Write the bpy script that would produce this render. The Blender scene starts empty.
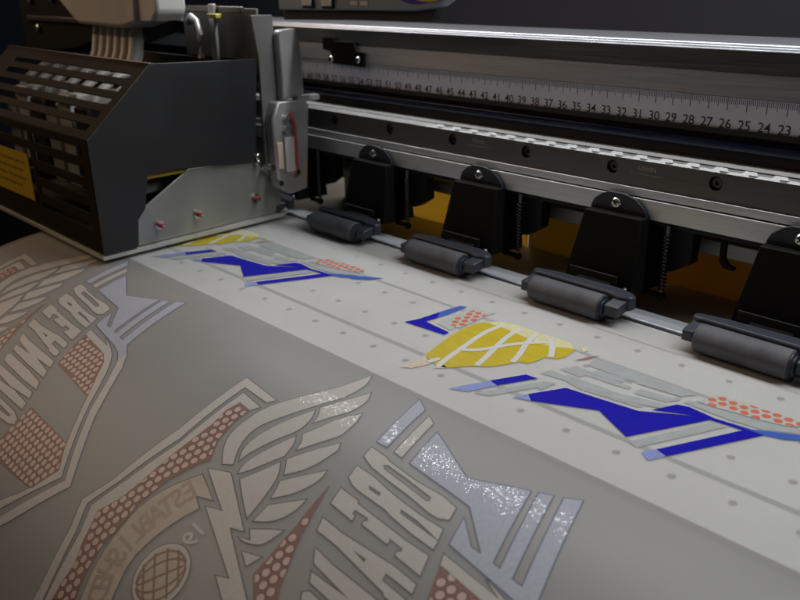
WORLD = .018
EXPO = 0.
LIGHTS = [
 ('hood_lamp', (-35,16,32), (-35,6,0), 100, 1.2, 1.85, (.97,.985,1.0)),
 ('overhead_fill', (10,60,150), (-30,5,0), 90, 60, 4.8, (.94,.97,1.0)),  # unseen fill, cool and soft from above and behind
 ('warm_fill', (-130,-42,62), (-45,-12,0), 70, 60, 3.0, (1.0,.67,.41)),  # unseen fill, placed so the film reflects brown at the lower left
 ('rear_fill', (-45,48,8), (-40,19,1), 70, 14, .8, (1.0,.95,.86)),  # added behind the table to light the cover panels through
]
FRONT = {"shield_out": [[-37.897,-4.198],[-35.176,-4.494],[-35.384,-4.86],[-37.326,-4.724],[-37.151,-8.584],[-37.868,-11.55],[-38.455,-13.126],[-37.773,-14.264],[-36.884,-16.632],[-36.686,-17.416],[-37.238,-17.727],[-37.439,-16.665],[-38.214,-14.297],[-38.911,-13.15],[-38.273,-11.764],[-37.713,-8.215]],
"shield_in": [[-37.011,-5.031],[-35.406,-5.248],[-35.645,-5.647],[-36.562,-5.56],[-36.68,-6.284],[-36.477,-7.223],[-36.525,-8.096],[-36.613,-8.94],[-36.788,-11.086],[-37.007,-12.09],[-37.559,-13.024],[-37.328,-13.522],[-36.981,-14.335],[-36.496,-15.127],[-36.466,-15.762],[-36.34,-16.599],[-36.255,-17.172],[-36.523,-17.324],[-36.692,-16.885],[-37.51,-14.124],[-38.151,-13.073],[-37.568,-11.391],[-36.933,-8.728]],
"dots_left": [[-36.562,-5.56],[-35.645,-5.647],[-35.601,-6.704],[-35.334,-7.682],[-34.664,-8.599],[-34.953,-8.951],[-35.571,-10.307],[-35.861,-11.686],[-35.769,-12.884],[-35.831,-14.003],[-35.527,-15.15],[-35.098,-16.165],[-36.34,-16.599],[-36.466,-15.762],[-36.496,-15.127],[-36.981,-14.335],[-37.328,-13.522],[-37.559,-13.024],[-37.007,-12.09],[-36.788,-11.086],[-36.613,-8.94],[-36.525,-8.096],[-36.477,-7.223],[-36.68,-6.284]],
"dots_tri": [[-28.888,-6.692],[-28.006,-8.995],[-27.185,-10.733],[-26.802,-11.27],[-27.56,-11.737],[-28.464,-10.981],[-28.467,-10.152],[-28.559,-8.621]],
"band": [[-34.342,-9.268],[-32.73,-9.826],[-33.7,-10.105],[-32.981,-10.402],[-33.378,-11.152],[-33.803,-12.396],[-33.947,-13.53],[-33.566,-14.59],[-33.199,-15.425],[-34.62,-16.242],[-35.129,-15.293],[-35.512,-14.21],[-35.684,-12.939],[-35.673,-11.584],[-35.246,-10.525]],
"bolt": [[-34.329,-8.925],[-33.217,-8.523],[-32.794,-8.728],[-30.305,-10.036],[-31.001,-10.245],[-27.956,-11.793],[-27.506,-12.038],[-28.326,-12.539],[-29.836,-11.875],[-29.211,-11.637],[-32.787,-10.184],[-31.913,-9.925],[-33.64,-9.219]],
"wing": [[[-33.961,-8.418],[-34.602,-7.923],[-35.115,-7.277],[-35.259,-6.498],[-35.179,-5.187],[-34.595,-4.009],[-33.952,-2.869],[-33.534,-2.012],[-33.387,-1.523],[-33.201,-0.308],[-32.765,-0.989],[-32.66,-1.706],[-32.714,-2.493],[-33.074,-3.306],[-33.423,-4.014],[-33.901,-5.018],[-34.368,-6.025],[-34.377,-6.693],[-34.07,-7.477],[-33.5,-8.172]],[[-33.394,-7.921],[-33.804,-7.452],[-33.949,-6.788],[-33.797,-5.894],[-33.471,-4.899],[-33.038,-3.923],[-32.698,-4.378],[-32.51,-5.217],[-32.981,-6.189],[-33.281,-7.07],[-33.428,-7.621]],[[-32.972,-3.651],[-32.498,-2.682],[-32.16,-1.851],[-32.04,-1.438],[-31.648,-2.014],[-31.569,-2.612],[-31.688,-3.176],[-32.045,-3.83],[-32.386,-4.58],[-32.552,-4.107]],[[-32.879,-8.36],[-33.095,-7.87],[-32.925,-7.121],[-32.622,-6.249],[-32.369,-5.58],[-32.03,-5.944],[-31.839,-6.651],[-32.215,-7.341],[-32.53,-7.97]],[[-32.187,-5.311],[-31.909,-4.579],[-31.701,-3.749],[-31.099,-2.855],[-30.833,-3.443],[-30.745,-4.014],[-30.713,-4.472],[-31.148,-5.224],[-31.663,-6.132],[-31.823,-5.667]],[[-32.529,-8.514],[-32.088,-7.766],[-31.715,-6.969],[-31.306,-7.352],[-31.024,-7.849],[-30.781,-8.791],[-30.674,-9.567],[-31.521,-9.121]],[[-31.584,-6.691],[-31.089,-5.832],[-30.371,-4.774],[-30.112,-5.115],[-30.218,-6.02],[-30.453,-6.694],[-31.011,-7.319],[-31.305,-6.972]],[[-30.88,-7.641],[-30.344,-7.003],[-29.606,-6.19],[-29.45,-6.684],[-29.727,-7.522],[-30.081,-7.973],[-30.523,-8.412],[-30.746,-7.857]],[[-30.36,-8.703],[-29.733,-8.155],[-29.181,-7.666],[-29.139,-8.231],[-29.386,-8.866],[-29.806,-9.257],[-30.331,-9.52]],[[-30.135,-9.834],[-29.39,-9.387],[-28.847,-9.128],[-29.004,-9.705],[-29.197,-10.067],[-29.896,-10.339],[-30.323,-10.317],[-29.712,-10.151]],[[-29.659,-10.632],[-28.758,-10.376],[-29.024,-10.936]]],
"stripe_blue": [[-29.949,-0.425],[-29.177,-0.884],[-28.548,-3.794],[-29.14,-3.799]],
"stripe_pale": [[-28.682,-1.141],[-28.162,-1.432],[-27.591,-3.906],[-28.092,-3.817]],
"bow": [[-27.589,-1.802],[-24.704,-3.263],[-22.403,-2.337],[-21.376,-5.843],[-21.019,-5.885],[-22.113,-2.242],[-21.626,-2.022],[-20.469,-5.974],[-20.011,-6.022],[-21.256,-1.882],[-20.676,-1.571],[-19.315,-6.114],[-18.846,-6.404],[-18.466,-6.584],[-17.575,-7.386],[-16.538,-8.816],[-15.557,-10.209],[-14.286,-11.649],[-13.011,-13.108],[-14.796,-15.793],[-15.553,-16.748],[-15.993,-16.501],[-15.714,-16.098],[-13.602,-13.073],[-14.74,-11.878],[-16.313,-10.032],[-17.427,-8.324],[-18.461,-7.143],[-19.329,-6.669],[-19.14,-6.773],[-19.927,-6.554],[-23.089,-6.08],[-23.445,-4.893],[-22.393,-5.749],[-21.913,-5.77],[-23.632,-4.341],[-24.18,-4.266],[-27.089,-3.938]],
"inner_low": [[-22.97,-6.511],[-20.291,-6.812],[-21.146,-6.453],[-19.914,-6.79],[-18.975,-7.234],[-17.81,-8.359],[-16.394,-10.353],[-14.971,-11.994],[-13.989,-13.099],[-16.119,-15.874],[-16.446,-16.252],[-16.912,-15.998],[-15.19,-14.32],[-14.482,-12.944],[-15.618,-11.882],[-17.402,-9.561],[-19.101,-7.662],[-19.789,-7.295],[-20.765,-7.145],[-22.759,-6.957]],
"dots_p1": [[-22.761,-6.899],[-19.789,-7.295],[-19.101,-7.662],[-17.402,-9.561],[-21.865,-9.138]],
"dots_p2": [[-20.184,-11.706],[-15.618,-11.882],[-14.482,-12.944],[-15.19,-14.32],[-18.671,-14.521],[-19.657,-14.568],[-20.098,-14.347]],
"letters": [[[[-29.072,-4.172],[-28.135,-4.254],[-27.786,-4.369],[-26.18,-4.54],[-25.247,-4.529],[-24.73,-4.54],[-23.999,-4.696],[-23.835,-5.266],[-24.213,-5.441],[-24.71,-5.441],[-25.682,-5.279],[-27.121,-5.136],[-28.179,-4.995],[-28.926,-4.738]],[[[-27.893,-4.658],[-27.727,-4.54],[-26.37,-4.676],[-25.127,-4.826],[-25.019,-4.998],[-25.142,-5.085],[-26.448,-4.929],[-27.694,-4.796]]]],[[[-28.751,-5.29],[-27.703,-5.34],[-26.74,-5.514],[-25.99,-5.615],[-24.856,-5.716],[-23.722,-5.717],[-23.542,-6.185],[-24.723,-5.965],[-25.646,-5.913],[-25.542,-6.073],[-23.513,-6.217],[-23.429,-6.574],[-24.559,-6.51],[-25.791,-6.354],[-26.088,-6.269],[-27.733,-6.182],[-28.17,-6.101],[-28.553,-5.911]],[[[-27.556,-5.754],[-26.856,-5.779],[-26.811,-5.931],[-27.403,-5.901]]]],[[[-28.391,-6.492],[-28.166,-7.23],[-26.831,-7.349],[-26.91,-7.149],[-27.08,-7.094],[-27.113,-6.925],[-26.395,-6.923],[-26.307,-7.029],[-26.424,-7.106],[-26.389,-7.245],[-24.961,-7.35],[-24.989,-7.165],[-25.144,-7.113],[-24.322,-7.178],[-24.325,-7.33],[-24.446,-7.36],[-24.39,-7.521],[-23.081,-7.629],[-23.372,-6.867],[-24.529,-6.858],[-27.283,-6.659],[-27.309,-6.56]],[]],[[[-27.92,-7.872],[-26.747,-7.95],[-24.108,-7.865],[-22.978,-7.945],[-22.85,-8.287],[-24.155,-8.224],[-24.085,-8.498],[-22.756,-8.589],[-22.628,-8.927],[-23.605,-8.892],[-23.738,-8.805],[-26.558,-8.436],[-27.689,-8.391]],[[[-25.85,-8.229],[-25.168,-8.225],[-25.131,-8.363]]]],[[[-27.158,-8.954],[-26.003,-9.073],[-22.303,-9.18],[-22.049,-9.561],[-23.884,-9.591],[-21.911,-9.822],[-21.682,-10.192],[-23.819,-10.147],[-26.297,-10.014],[-26.561,-9.693],[-24.582,-9.659],[-26.737,-9.412]],[]],[[[-26.271,-10.432],[-26.064,-10.253],[-25.225,-10.296],[-23.071,-10.368],[-21.546,-10.517],[-21.196,-10.882],[-23.046,-10.907],[-25.939,-10.784]],[]],[[[-26.214,-11.071],[-24.654,-11.094],[-21.234,-11.123],[-20.981,-11.442],[-23.178,-11.576],[-20.813,-11.72],[-20.648,-12.063],[-23.128,-12.07],[-24.922,-12.062],[-25.202,-11.73],[-22.643,-11.629],[-25.98,-11.45]],[]],[[[-23.951,-12.368],[-22.509,-12.362],[-21.056,-12.391],[-20.282,-12.573],[-20.143,-12.84],[-20.628,-13.0],[-22.344,-13.119],[-22.419,-12.81],[-21.119,-12.76],[-20.979,-12.628],[-22.277,-12.607],[-23.706,-12.619]],[]]],
"globe": [-32.069,-13.151,1.291],"nine": [[[-32.671,-11.058],[-32.625,-10.93],[-31.748,-10.981],[-31.794,-11.107]],[[-32.542,-11.585],[-32.543,-11.313],[-31.733,-11.367],[-31.712,-11.597],[-31.987,-11.61]]],
"lat": [[-27.901,-10.301],[-27.616,-10.688],[-28.086,-10.679]],
"arc": [[-34.009,-9.832],[-34.452,-11.231],[-34.706,-12.452],[-34.738,-13.45],[-34.5,-14.532],[-34.017,-15.506]],
"band_low": [[-18.553,-6.535],[-17.575,-7.386],[-16.538,-8.816],[-15.557,-10.209],[-14.286,-11.649],[-13.011,-13.108],[-14.796,-15.793],[-15.553,-16.748],[-15.993,-16.501],[-15.714,-16.098],[-13.602,-13.073],[-14.74,-11.878],[-16.313,-10.032],[-17.427,-8.324],[-18.461,-7.143]]}
PLAT = {"chev": [[-36.609,3.225],[-36.325,4.156],[-36.174,5.615],[-35.956,7.062],[-35.57,7.226],[-35.576,5.79],[-35.801,4.085],[-33.933,3.892],[-33.883,3.477]],
"chev_grey": [[-35.239,4.363],[-35.305,5.655],[-35.235,7.446],[-33.827,7.685],[-33.964,7.152],[-34.818,7.13],[-35.081,6.071],[-34.888,4.704],[-34.089,4.543],[-34.105,4.161]],
"dots_a": [[-34.888,4.704],[-35.081,6.071],[-35.009,7.355],[-33.976,7.34],[-33.919,6.411],[-33.897,4.729],[-34.255,4.567]],
"yellow": [[[-32.946,1.024],[-33.587,3.587],[-33.754,5.053],[-33.616,6.051],[-32.871,6.85],[-32.113,7.018],[-32.593,5.995],[-32.619,4.705],[-32.244,3.009],[-32.004,1.468],[-32.078,0.469]],[[-32.021,3.061],[-32.219,4.392],[-32.35,5.864],[-31.665,6.529],[-31.405,5.356],[-31.227,3.999],[-31.361,3.374]],[[-31.804,0.888],[-31.898,1.571],[-31.933,2.655],[-31.145,3.585],[-30.765,2.363],[-30.754,1.458],[-31.163,0.76]],[[-30.944,4.776],[-31.274,6.367],[-30.902,7.089],[-30.51,5.88],[-30.432,5.274]],[[-30.339,1.862],[-30.631,3.12],[-30.715,4.167],[-30.066,5.129],[-29.569,4.155],[-29.438,3.196],[-29.815,2.284]],[[-29.118,3.569],[-29.565,4.799],[-29.848,5.507],[-29.265,6.241],[-28.679,5.34],[-28.595,4.479],[-28.744,3.873]],[[-28.906,6.341],[-28.324,6.99],[-27.917,6.565],[-27.809,5.713],[-28.044,5.171]]],
"pale_yellow": [[[-30.067,5.799],[-30.367,6.716],[-29.77,7.12],[-29.184,6.998],[-29.408,6.44]],[[-32.676,7.039],[-31.848,7.463],[-31.991,6.949]],[[-30.633,6.989],[-29.918,7.506],[-29.214,7.486],[-29.844,7.224]],[[-29.046,6.539],[-28.603,7.222],[-28.358,7.04]],[[-27.931,7.206],[-27.649,7.316],[-27.417,7.052],[-27.531,6.779]]],
"beige": [[[-32.892,-0.778],[-32.866,0.161],[-32.946,1.024],[-32.078,0.469],[-32.402,-0.449]],[[-31.644,0.29],[-31.804,0.888],[-31.163,0.76]]],
"streak": [[-27.309,5.578],[-27.036,6.466],[-26.701,7.013],[-26.88,6.228]],
"grey": [[[-27.261,4.419],[-26.897,5.22],[-25.681,5.232],[-23.866,5.195],[-23.895,4.898],[-24.975,4.793],[-25.402,4.794],[-26.027,4.751],[-26.113,4.382]],[[-27.694,3.411],[-27.472,4.065],[-25.589,3.918],[-24.554,4.12],[-22.389,4.688],[-22.423,4.404],[-23.58,4.028],[-24.631,3.911],[-22.582,4.001],[-22.722,3.741],[-25.447,3.38],[-26.473,3.608]],[[-23.505,4.75],[-23.508,5.277],[-21.726,5.59],[-22.076,4.994]],[[-26.545,5.714],[-26.701,6.48],[-25.388,6.692],[-21.375,6.573],[-21.775,6.053],[-24.289,5.741]],[[-28.64,-0.275],[-27.97,0.041],[-26.507,3.021],[-27.01,2.943]],[[-21.535,0.984],[-19.832,4.797],[-19.225,4.883],[-21.091,0.797]],[[-21.545,5.514],[-21.391,5.854],[-20.501,5.917],[-19.438,6.116],[-18.47,6.249],[-17.58,6.499],[-17.034,6.756],[-16.884,6.356],[-18.052,5.646],[-19.399,5.452]],[[-23.762,2.296],[-23.57,2.544],[-22.572,2.34],[-21.829,1.717],[-22.432,1.791]],[[-27.046,2.22],[-26.886,2.926],[-26.564,3.102],[-26.654,2.066]],[[-26.722,3.645],[-26.63,4.161],[-25.447,4.194],[-24.31,4.226],[-24.35,3.792],[-25.371,3.588]],[[-24.313,3.569],[-24.234,4.103],[-23.028,4.441],[-21.715,4.85],[-21.833,4.368],[-23.03,3.935]],[[-26.007,5.058],[-25.909,5.591],[-24.408,5.765],[-24.422,5.264]],[[-23.938,5.669],[-23.868,6.083],[-21.737,6.35],[-21.794,5.905]]],
"textured": [[[-29.747,-0.773],[-28.92,-0.364],[-28.347,1.003],[-28.891,1.161]],[[-20.796,0.63],[-20.468,1.206],[-19.94,1.023],[-20.293,0.275]],[[-27.163,0.598],[-26.834,1.335],[-26.361,0.924]]],
"blue": [[[-28.891,1.161],[-28.347,1.003],[-27.439,2.86],[-28.066,2.817]],[[-26.834,1.335],[-25.955,3.017],[-24.289,3.207],[-22.543,3.43],[-20.461,4.818],[-19.996,4.866],[-21.8,1.202],[-23.757,2.288],[-26.361,0.924]],[[-22.174,3.913],[-21.621,5.116],[-21.148,5.283],[-19.855,5.121],[-18.419,5.341],[-16.84,6.237],[-16.009,6.742],[-15.235,7.135],[-15.61,6.375],[-16.646,5.628],[-16.68,5.81],[-17.239,5.429],[-17.875,5.22],[-19.927,1.037],[-20.468,1.206],[-18.651,5.014],[-19.996,4.866],[-20.461,4.818]]],
"dots_b": [[-21.182,5.996],[-20.678,7.256],[-19.607,7.288],[-17.281,7.415],[-16.97,7.104],[-17.059,6.498],[-17.095,6.919],[-17.608,6.572],[-18.504,6.33],[-19.475,6.198],[-20.541,6.001]],
"lat": [[-19.72,6.488],[-19.221,6.448],[-19.432,6.891]],
"wing_all": [[-32.946,1.024],[-33.281,2.335],[-33.587,3.587],[-33.754,5.053],[-33.616,6.051],[-32.914,6.903],[-31.76,7.173],[-30.407,7.12],[-29.217,7.223],[-28.603,7.222],[-27.948,6.698],[-27.809,5.713],[-28.03,5.184],[-28.515,4.946],[-28.563,4.355],[-28.711,3.829],[-29.124,3.655],[-29.37,3.11],[-29.788,2.25],[-30.339,1.862],[-30.718,1.418],[-31.163,0.76],[-31.51,0.57],[-31.976,0.644]],
"gaps": [[[-31.631,0.558],[-31.893,1.419],[-32.166,2.92],[-32.543,4.778],[-32.593,5.995],[-32.383,6.756]],[[-30.364,1.929],[-30.556,2.722],[-30.893,3.83],[-31.287,5.125],[-31.504,6.323],[-31.441,6.93]],[[-29.329,3.409],[-29.638,4.406],[-30.251,5.79],[-30.481,6.959]],[[-28.328,5.144],[-28.755,5.912],[-29.261,6.582],[-29.697,6.93]],[[-32.121,2.716],[-31.532,3.11],[-31.106,3.852],[-30.723,4.824],[-30.14,5.727],[-29.51,6.408]],[[-32.243,0.537],[-32.24,0.926],[-32.105,1.213]]],
"wing_fade": [[-33.417,6.32],[-32.914,6.903],[-31.76,7.173],[-30.407,7.12],[-29.217,7.223],[-28.603,7.222],[-28.032,6.779],[-28.405,6.58],[-28.98,6.186],[-29.7,6.155],[-30.738,6.179],[-31.893,6.308],[-32.847,6.306]],
"wing_bits": [[[-27.931,7.206],[-27.649,7.316],[-27.417,7.052],[-27.531,6.779]]],
"fade": [[-19.855,5.121],[-18.419,5.341],[-16.84,6.237],[-16.009,6.742],[-15.235,7.135],[-15.61,6.375],[-16.646,5.628],[-16.68,5.81],[-17.239,5.429],[-17.875,5.22],[-18.855,5.191]],
"chev_fade": [[-36.174,5.615],[-35.956,7.062],[-35.57,7.226],[-35.576,5.79],[-35.71,4.87]]}

import bpy, math, random
from mathutils import Vector, Matrix
from mathutils.geometry import tessellate_polygon
random.seed(7)
C = bpy.context.scene.collection
S = 0.01                      # every coordinate below is in centimetres
R = math.radians

# ------------------------------------------------------------------ materials
def mat(name, col, rough=.5, metal=0., bump=0., bscale=300., var=0., vscale=60., stretch=None, spec=.5, coat=0., alpha=1., transl=False):
    m = bpy.data.materials.new(name); m.use_nodes = True
    nt = m.node_tree; b = nt.nodes['Principled BSDF']
    b.inputs['Base Color'].default_value = (*col, 1)
    b.inputs['Roughness'].default_value = rough
    b.inputs['Metallic'].default_value = metal
    b.inputs['Specular IOR Level'].default_value = spec
    b.inputs['Coat Weight'].default_value = coat
    tc = nt.nodes.new('ShaderNodeTexCoord'); mp = nt.nodes.new('ShaderNodeMapping')
    nt.links.new(tc.outputs['Object'], mp.inputs['Vector'])
    if stretch: mp.inputs['Scale'].default_value = stretch
    if var > 0:
        n = nt.nodes.new('ShaderNodeTexNoise'); n.inputs['Scale'].default_value = vscale; n.inputs['Detail'].default_value = 6
        nt.links.new(mp.outputs[0], n.inputs['Vector'])
        rp = nt.nodes.new('ShaderNodeMapRange'); rp.inputs['From Min'].default_value = .3; rp.inputs['From Max'].default_value = .7
        rp.inputs['To Min'].default_value = 1 - var; rp.inputs['To Max'].default_value = 1 + var
        nt.links.new(n.outputs['Fac'], rp.inputs['Value'])
        mx = nt.nodes.new('ShaderNodeVectorMath'); mx.operation = 'SCALE'
        mx.inputs[0].default_value = col; nt.links.new(rp.outputs[0], mx.inputs['Scale'])
        nt.links.new(mx.outputs[0], b.inputs['Base Color'])
        r2 = nt.nodes.new('ShaderNodeMapRange'); r2.inputs['To Min'].default_value = max(.03, rough - .12); r2.inputs['To Max'].default_value = min(1, rough + .12)
        nt.links.new(n.outputs['Fac'], r2.inputs['Value']); nt.links.new(r2.outputs[0], b.inputs['Roughness'])
    if bump > 0:
        n2 = nt.nodes.new('ShaderNodeTexNoise'); n2.inputs['Scale'].default_value = bscale; n2.inputs['Detail'].default_value = 3
        nt.links.new(mp.outputs[0], n2.inputs['Vector'])
        bp = nt.nodes.new('ShaderNodeBump'); bp.inputs['Strength'].default_value = bump; bp.inputs['Distance'].default_value = .0004
        nt.links.new(n2.outputs['Fac'], bp.inputs['Height']); nt.links.new(bp.outputs[0], b.inputs['Normal'])
    if coat > 0:
        # flakes: every powder grain has its own slightly tilted facet
        b.inputs['Coat Roughness'].default_value = .05
        vo = nt.nodes.new('ShaderNodeTexVoronoi'); vo.inputs['Scale'].default_value = 2300; nt.links.new(mp.outputs[0], vo.inputs['Vector'])
        ge = nt.nodes.new('ShaderNodeNewGeometry'); sub = nt.nodes.new('ShaderNodeVectorMath'); sub.operation = 'SUBTRACT'; sub.inputs[1].default_value = (.5,.5,.5)
        nt.links.new(vo.outputs['Color'], sub.inputs[0])
        ma = nt.nodes.new('ShaderNodeVectorMath'); ma.operation = 'MULTIPLY_ADD'; ma.inputs[1].default_value = (.075,.075,.075)
        nt.links.new(sub.outputs[0], ma.inputs[0]); nt.links.new(ge.outputs['Normal'], ma.inputs[2])
        no = nt.nodes.new('ShaderNodeVectorMath'); no.operation = 'NORMALIZE'; nt.links.new(ma.outputs[0], no.inputs[0]); nt.links.new(no.outputs[0], b.inputs['Coat Normal'])
        sx_ = nt.nodes.new('ShaderNodeSeparateColor'); nt.links.new(vo.outputs['Color'], sx_.inputs[0])
        cw = nt.nodes.new('ShaderNodeMapRange'); cw.inputs['From Min'].default_value = .55; cw.inputs['From Max'].default_value = .75
        cw.inputs['To Min'].default_value = 0; cw.inputs['To Max'].default_value = coat
        nt.links.new(sx_.outputs[2], cw.inputs['Value']); nt.links.new(cw.outputs[0], b.inputs['Coat Weight'])
    if transl:
        ts = nt.nodes.new('ShaderNodeBsdfTranslucent'); ts.inputs[0].default_value = (*col,1); ms = nt.nodes.new('ShaderNodeMixShader'); ms.inputs[0].default_value = .6
        nt.links.new(b.outputs[0], ms.inputs[1]); nt.links.new(ts.outputs[0], ms.inputs[2]); nt.links.new(ms.outputs[0], nt.nodes['Material Output'].inputs['Surface'])
    if alpha < 1:
        tr = nt.nodes.new('ShaderNodeBsdfTransparent'); ms = nt.nodes.new('ShaderNodeMixShader'); ms.inputs[0].default_value = alpha
        out = nt.nodes['Material Output']
        nt.links.new(tr.outputs[0], ms.inputs[1]); nt.links.new(b.outputs[0], ms.inputs[2]); nt.links.new(ms.outputs[0], out.inputs['Surface'])
    return m
BR = (2, 60, 60)              # brushing runs along X
M = dict(
 platen=mat('white_coated_platen', (.56,.56,.545), .45, var=.03, vscale=30),
 hole=mat('vacuum_hole_dark', (.17,.17,.17), .8),
 groove=mat('platen_groove', (.21,.22,.23), .7),
 apron=mat('heated_apron_metal', (.105,.10,.095), .5, var=.05, vscale=12, bump=.08, bscale=120),
 film=mat('translucent_transfer_film', (.55,.55,.53), .42, bump=.16, bscale=22, var=.035, vscale=14, alpha=.40),
 powder=mat('white_powdered_ink', (.43,.405,.375), .55, bump=.35, bscale=3200, var=.05, vscale=900, coat=.28),
 powder_blue=mat('powder_over_blue_ink', (.345,.36,.42), .55, bump=.35, bscale=3000, var=.08, vscale=700, coat=.45),
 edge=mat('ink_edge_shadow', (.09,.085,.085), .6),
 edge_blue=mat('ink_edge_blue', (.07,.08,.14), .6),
 brownred=mat('halftone_ground_ink', (.20,.115,.095), .5, bump=.2, bscale=2500),
 pink=mat('halftone_dot_ink', (.46,.34,.30), .45, bump=.3, bscale=2500, var=.1, vscale=400),
 band=mat('banner_tinted_ink', (.40,.345,.28), .45, bump=.4, bscale=2800, var=.12, vscale=120),
 blueink=mat('wet_blue_ink', (.004,.002,.33), .5, spec=.15, var=.14, vscale=90, stretch=(1,8,1)),
 bluefade=mat('blue_ink_fading', (.03,.09,.42), .45),
 speckle=mat('blue_ink_thin_pass', (.20,.24,.50), .5, var=.35, vscale=1400),
 yellow=mat('wet_yellow_ink', (.47,.365,.008), .45, var=.10, vscale=90, stretch=(1,8,1)),
 paleyellow=mat('thin_yellow_ink', (.56,.54,.30), .5, var=.12, vscale=600),
 beige=mat('beige_ink', (.52,.43,.33), .5, var=.15, vscale=700),
 orange=mat('orange_halftone_ink', (.52,.12,.055), .5, var=.1, vscale=500),
 orange_pale=mat('pale_orange_ink', (.60,.33,.24), .5, var=.1, vscale=500),
 streak=mat('brown_red_streak_ink', (.28,.12,.10), .5),
 greyink=mat('grey_white_ink', (.32,.345,.345), .45, var=.06, vscale=200),
 greylight=mat('clear_grey_ink', (.40,.41,.40), .45, var=.05, vscale=300),
 alu=mat('brushed_aluminium', (.5,.49,.47), .34, 1, stretch=BR, var=.12, vscale=20, bump=.12, bscale=40),
 lip=mat('satin_aluminium_lip', (.62,.64,.665), .42, .8, stretch=BR, var=.10, vscale=20, bump=.10, bscale=40),
 alutop=mat('bright_extrusion_top', (.62,.63,.68), .40, 1, stretch=BR, var=.10, vscale=20),
 beam=mat('beam_dark_anodised', (.17,.18,.19), .38, .8, stretch=BR, var=.05, vscale=12, bump=.08, bscale=40),
 beam2=mat('beam_lower_reflection', (.27,.285,.31), .42, .75, stretch=BR, var=.04, vscale=12, bump=.08, bscale=40),  # lighter than the upper face: a reflected band put into the colour
 ledge=mat('ledge_grey_metal', (.30,.305,.30), .55, .2, stretch=BR, var=.08, vscale=20),
 chrome=mat('chamfer_led_glints', (.11,.11,.11), .34, 1),  # for the dashes that imitate reflected LEDs
 glint_off=mat('chamfer_no_glint', (.12,.12,.12), .45, 1),  # duller, for the stretches without an imitated LED reflection
 rail=mat('steel_guide_rail', (.155,.147,.142), .40, .7, stretch=BR, var=.06, vscale=12, bump=.06, bscale=40),
 steel=mat('zinc_steel', (.62,.60,.56), .25, 1, var=.06, vscale=400),
 dsteel=mat('dark_steel', (.16,.15,.14), .35, 1),
 rulerw=mat('ruler_white', (.60,.66,.80), .5, var=.03, vscale=60),
 rulerk=mat('ruler_print', (.035,.035,.04), .6),
 gold=mat('ruler_top_edge', (.55,.47,.34), .3, .8),
 black=mat('black_powder_coat', (.0045,.0042,.004), .6, spec=.14, bump=.1, bscale=900),
 blacktab=mat('satin_black_steel', (.018,.021,.03), .38, bump=.08, bscale=900),
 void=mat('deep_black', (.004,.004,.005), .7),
 belt=mat('belt_blue_sheen', (.006,.011,.045), .28, var=.3, vscale=20, stretch=BR),  # blue sheen of the black recess is put into the colour
 rubber=mat('grey_rubber', (.078,.079,.088), .66, var=.32, vscale=80, bump=.15, bscale=700),
 holder=mat('slate_plastic', (.024,.029,.043), .5, bump=.05, bscale=500, spec=.6),
 strip=mat('feed_bar_metal', (.46,.49,.53), .35, .35, stretch=BR, var=.06, vscale=20),
 shelf=mat('rear_table_coating', (.46,.43,.37), .6, var=.06, vscale=30),
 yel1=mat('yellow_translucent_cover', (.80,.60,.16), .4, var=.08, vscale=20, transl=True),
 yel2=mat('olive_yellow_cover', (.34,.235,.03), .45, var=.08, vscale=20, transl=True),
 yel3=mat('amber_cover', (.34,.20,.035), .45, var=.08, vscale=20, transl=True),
 shaft=mat('dull_steel_shaft', (.40,.39,.35), .45, .6, stretch=BR, var=.1, vscale=20),
 shell=mat('charcoal_sheet_metal', (.0135,.014,.0155), .48, bump=.12, bscale=900, var=.16, vscale=22),
 slat=mat('brown_slatted_cover', (.013,.0085,.0035), .8, 0., spec=.12, var=.15, vscale=30),
 plate=mat('silver_base_plate', (.35,.355,.32), .38, .65, var=.18, vscale=22),
 rim=mat('base_rim_metal', (.55,.55,.51), .38, .5, var=.05, vscale=30),
 greyplate=mat('grey_head_plate', (.15,.15,.145), .5, .3, var=.1, vscale=30),
 bracket=mat('satin_bracket', (.42,.42,.41), .42, .6, var=.08, vscale=40),
 red=mat('red_threaded_tip', (.38,.045,.04), .4),
 pinkbeige=mat('ink_manifold_plastic', (.50,.49,.47), .45, var=.05, vscale=40),
 whitep=mat('white_plastic', (.62,.61,.58), .45),
 tube=mat('ink_tube_plastic', (.45,.43,.40), .38, var=.1, vscale=60),
 labely=mat('yellow_warning_label', (.52,.34,.008), .45),
 labelt=mat('label_print', (.13,.085,.01), .6),
 tray=mat('blue_grey_cover', (.20,.245,.28), .45, .2, var=.06, vscale=20),
 knob=mat('pale_keycap', (.55,.53,.48), .4),
 cable=mat('blue_cable', (.02,.03,.30), .4),
 wall=mat('dark_room_wall', (.20,.23,.31), .8, var=.1, vscale=2),
 floor=mat('dark_room_floor', (.01,.01,.01), .7),
 brass=mat('yellow_fitting', (.55,.45,.06), .35),
)

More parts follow.
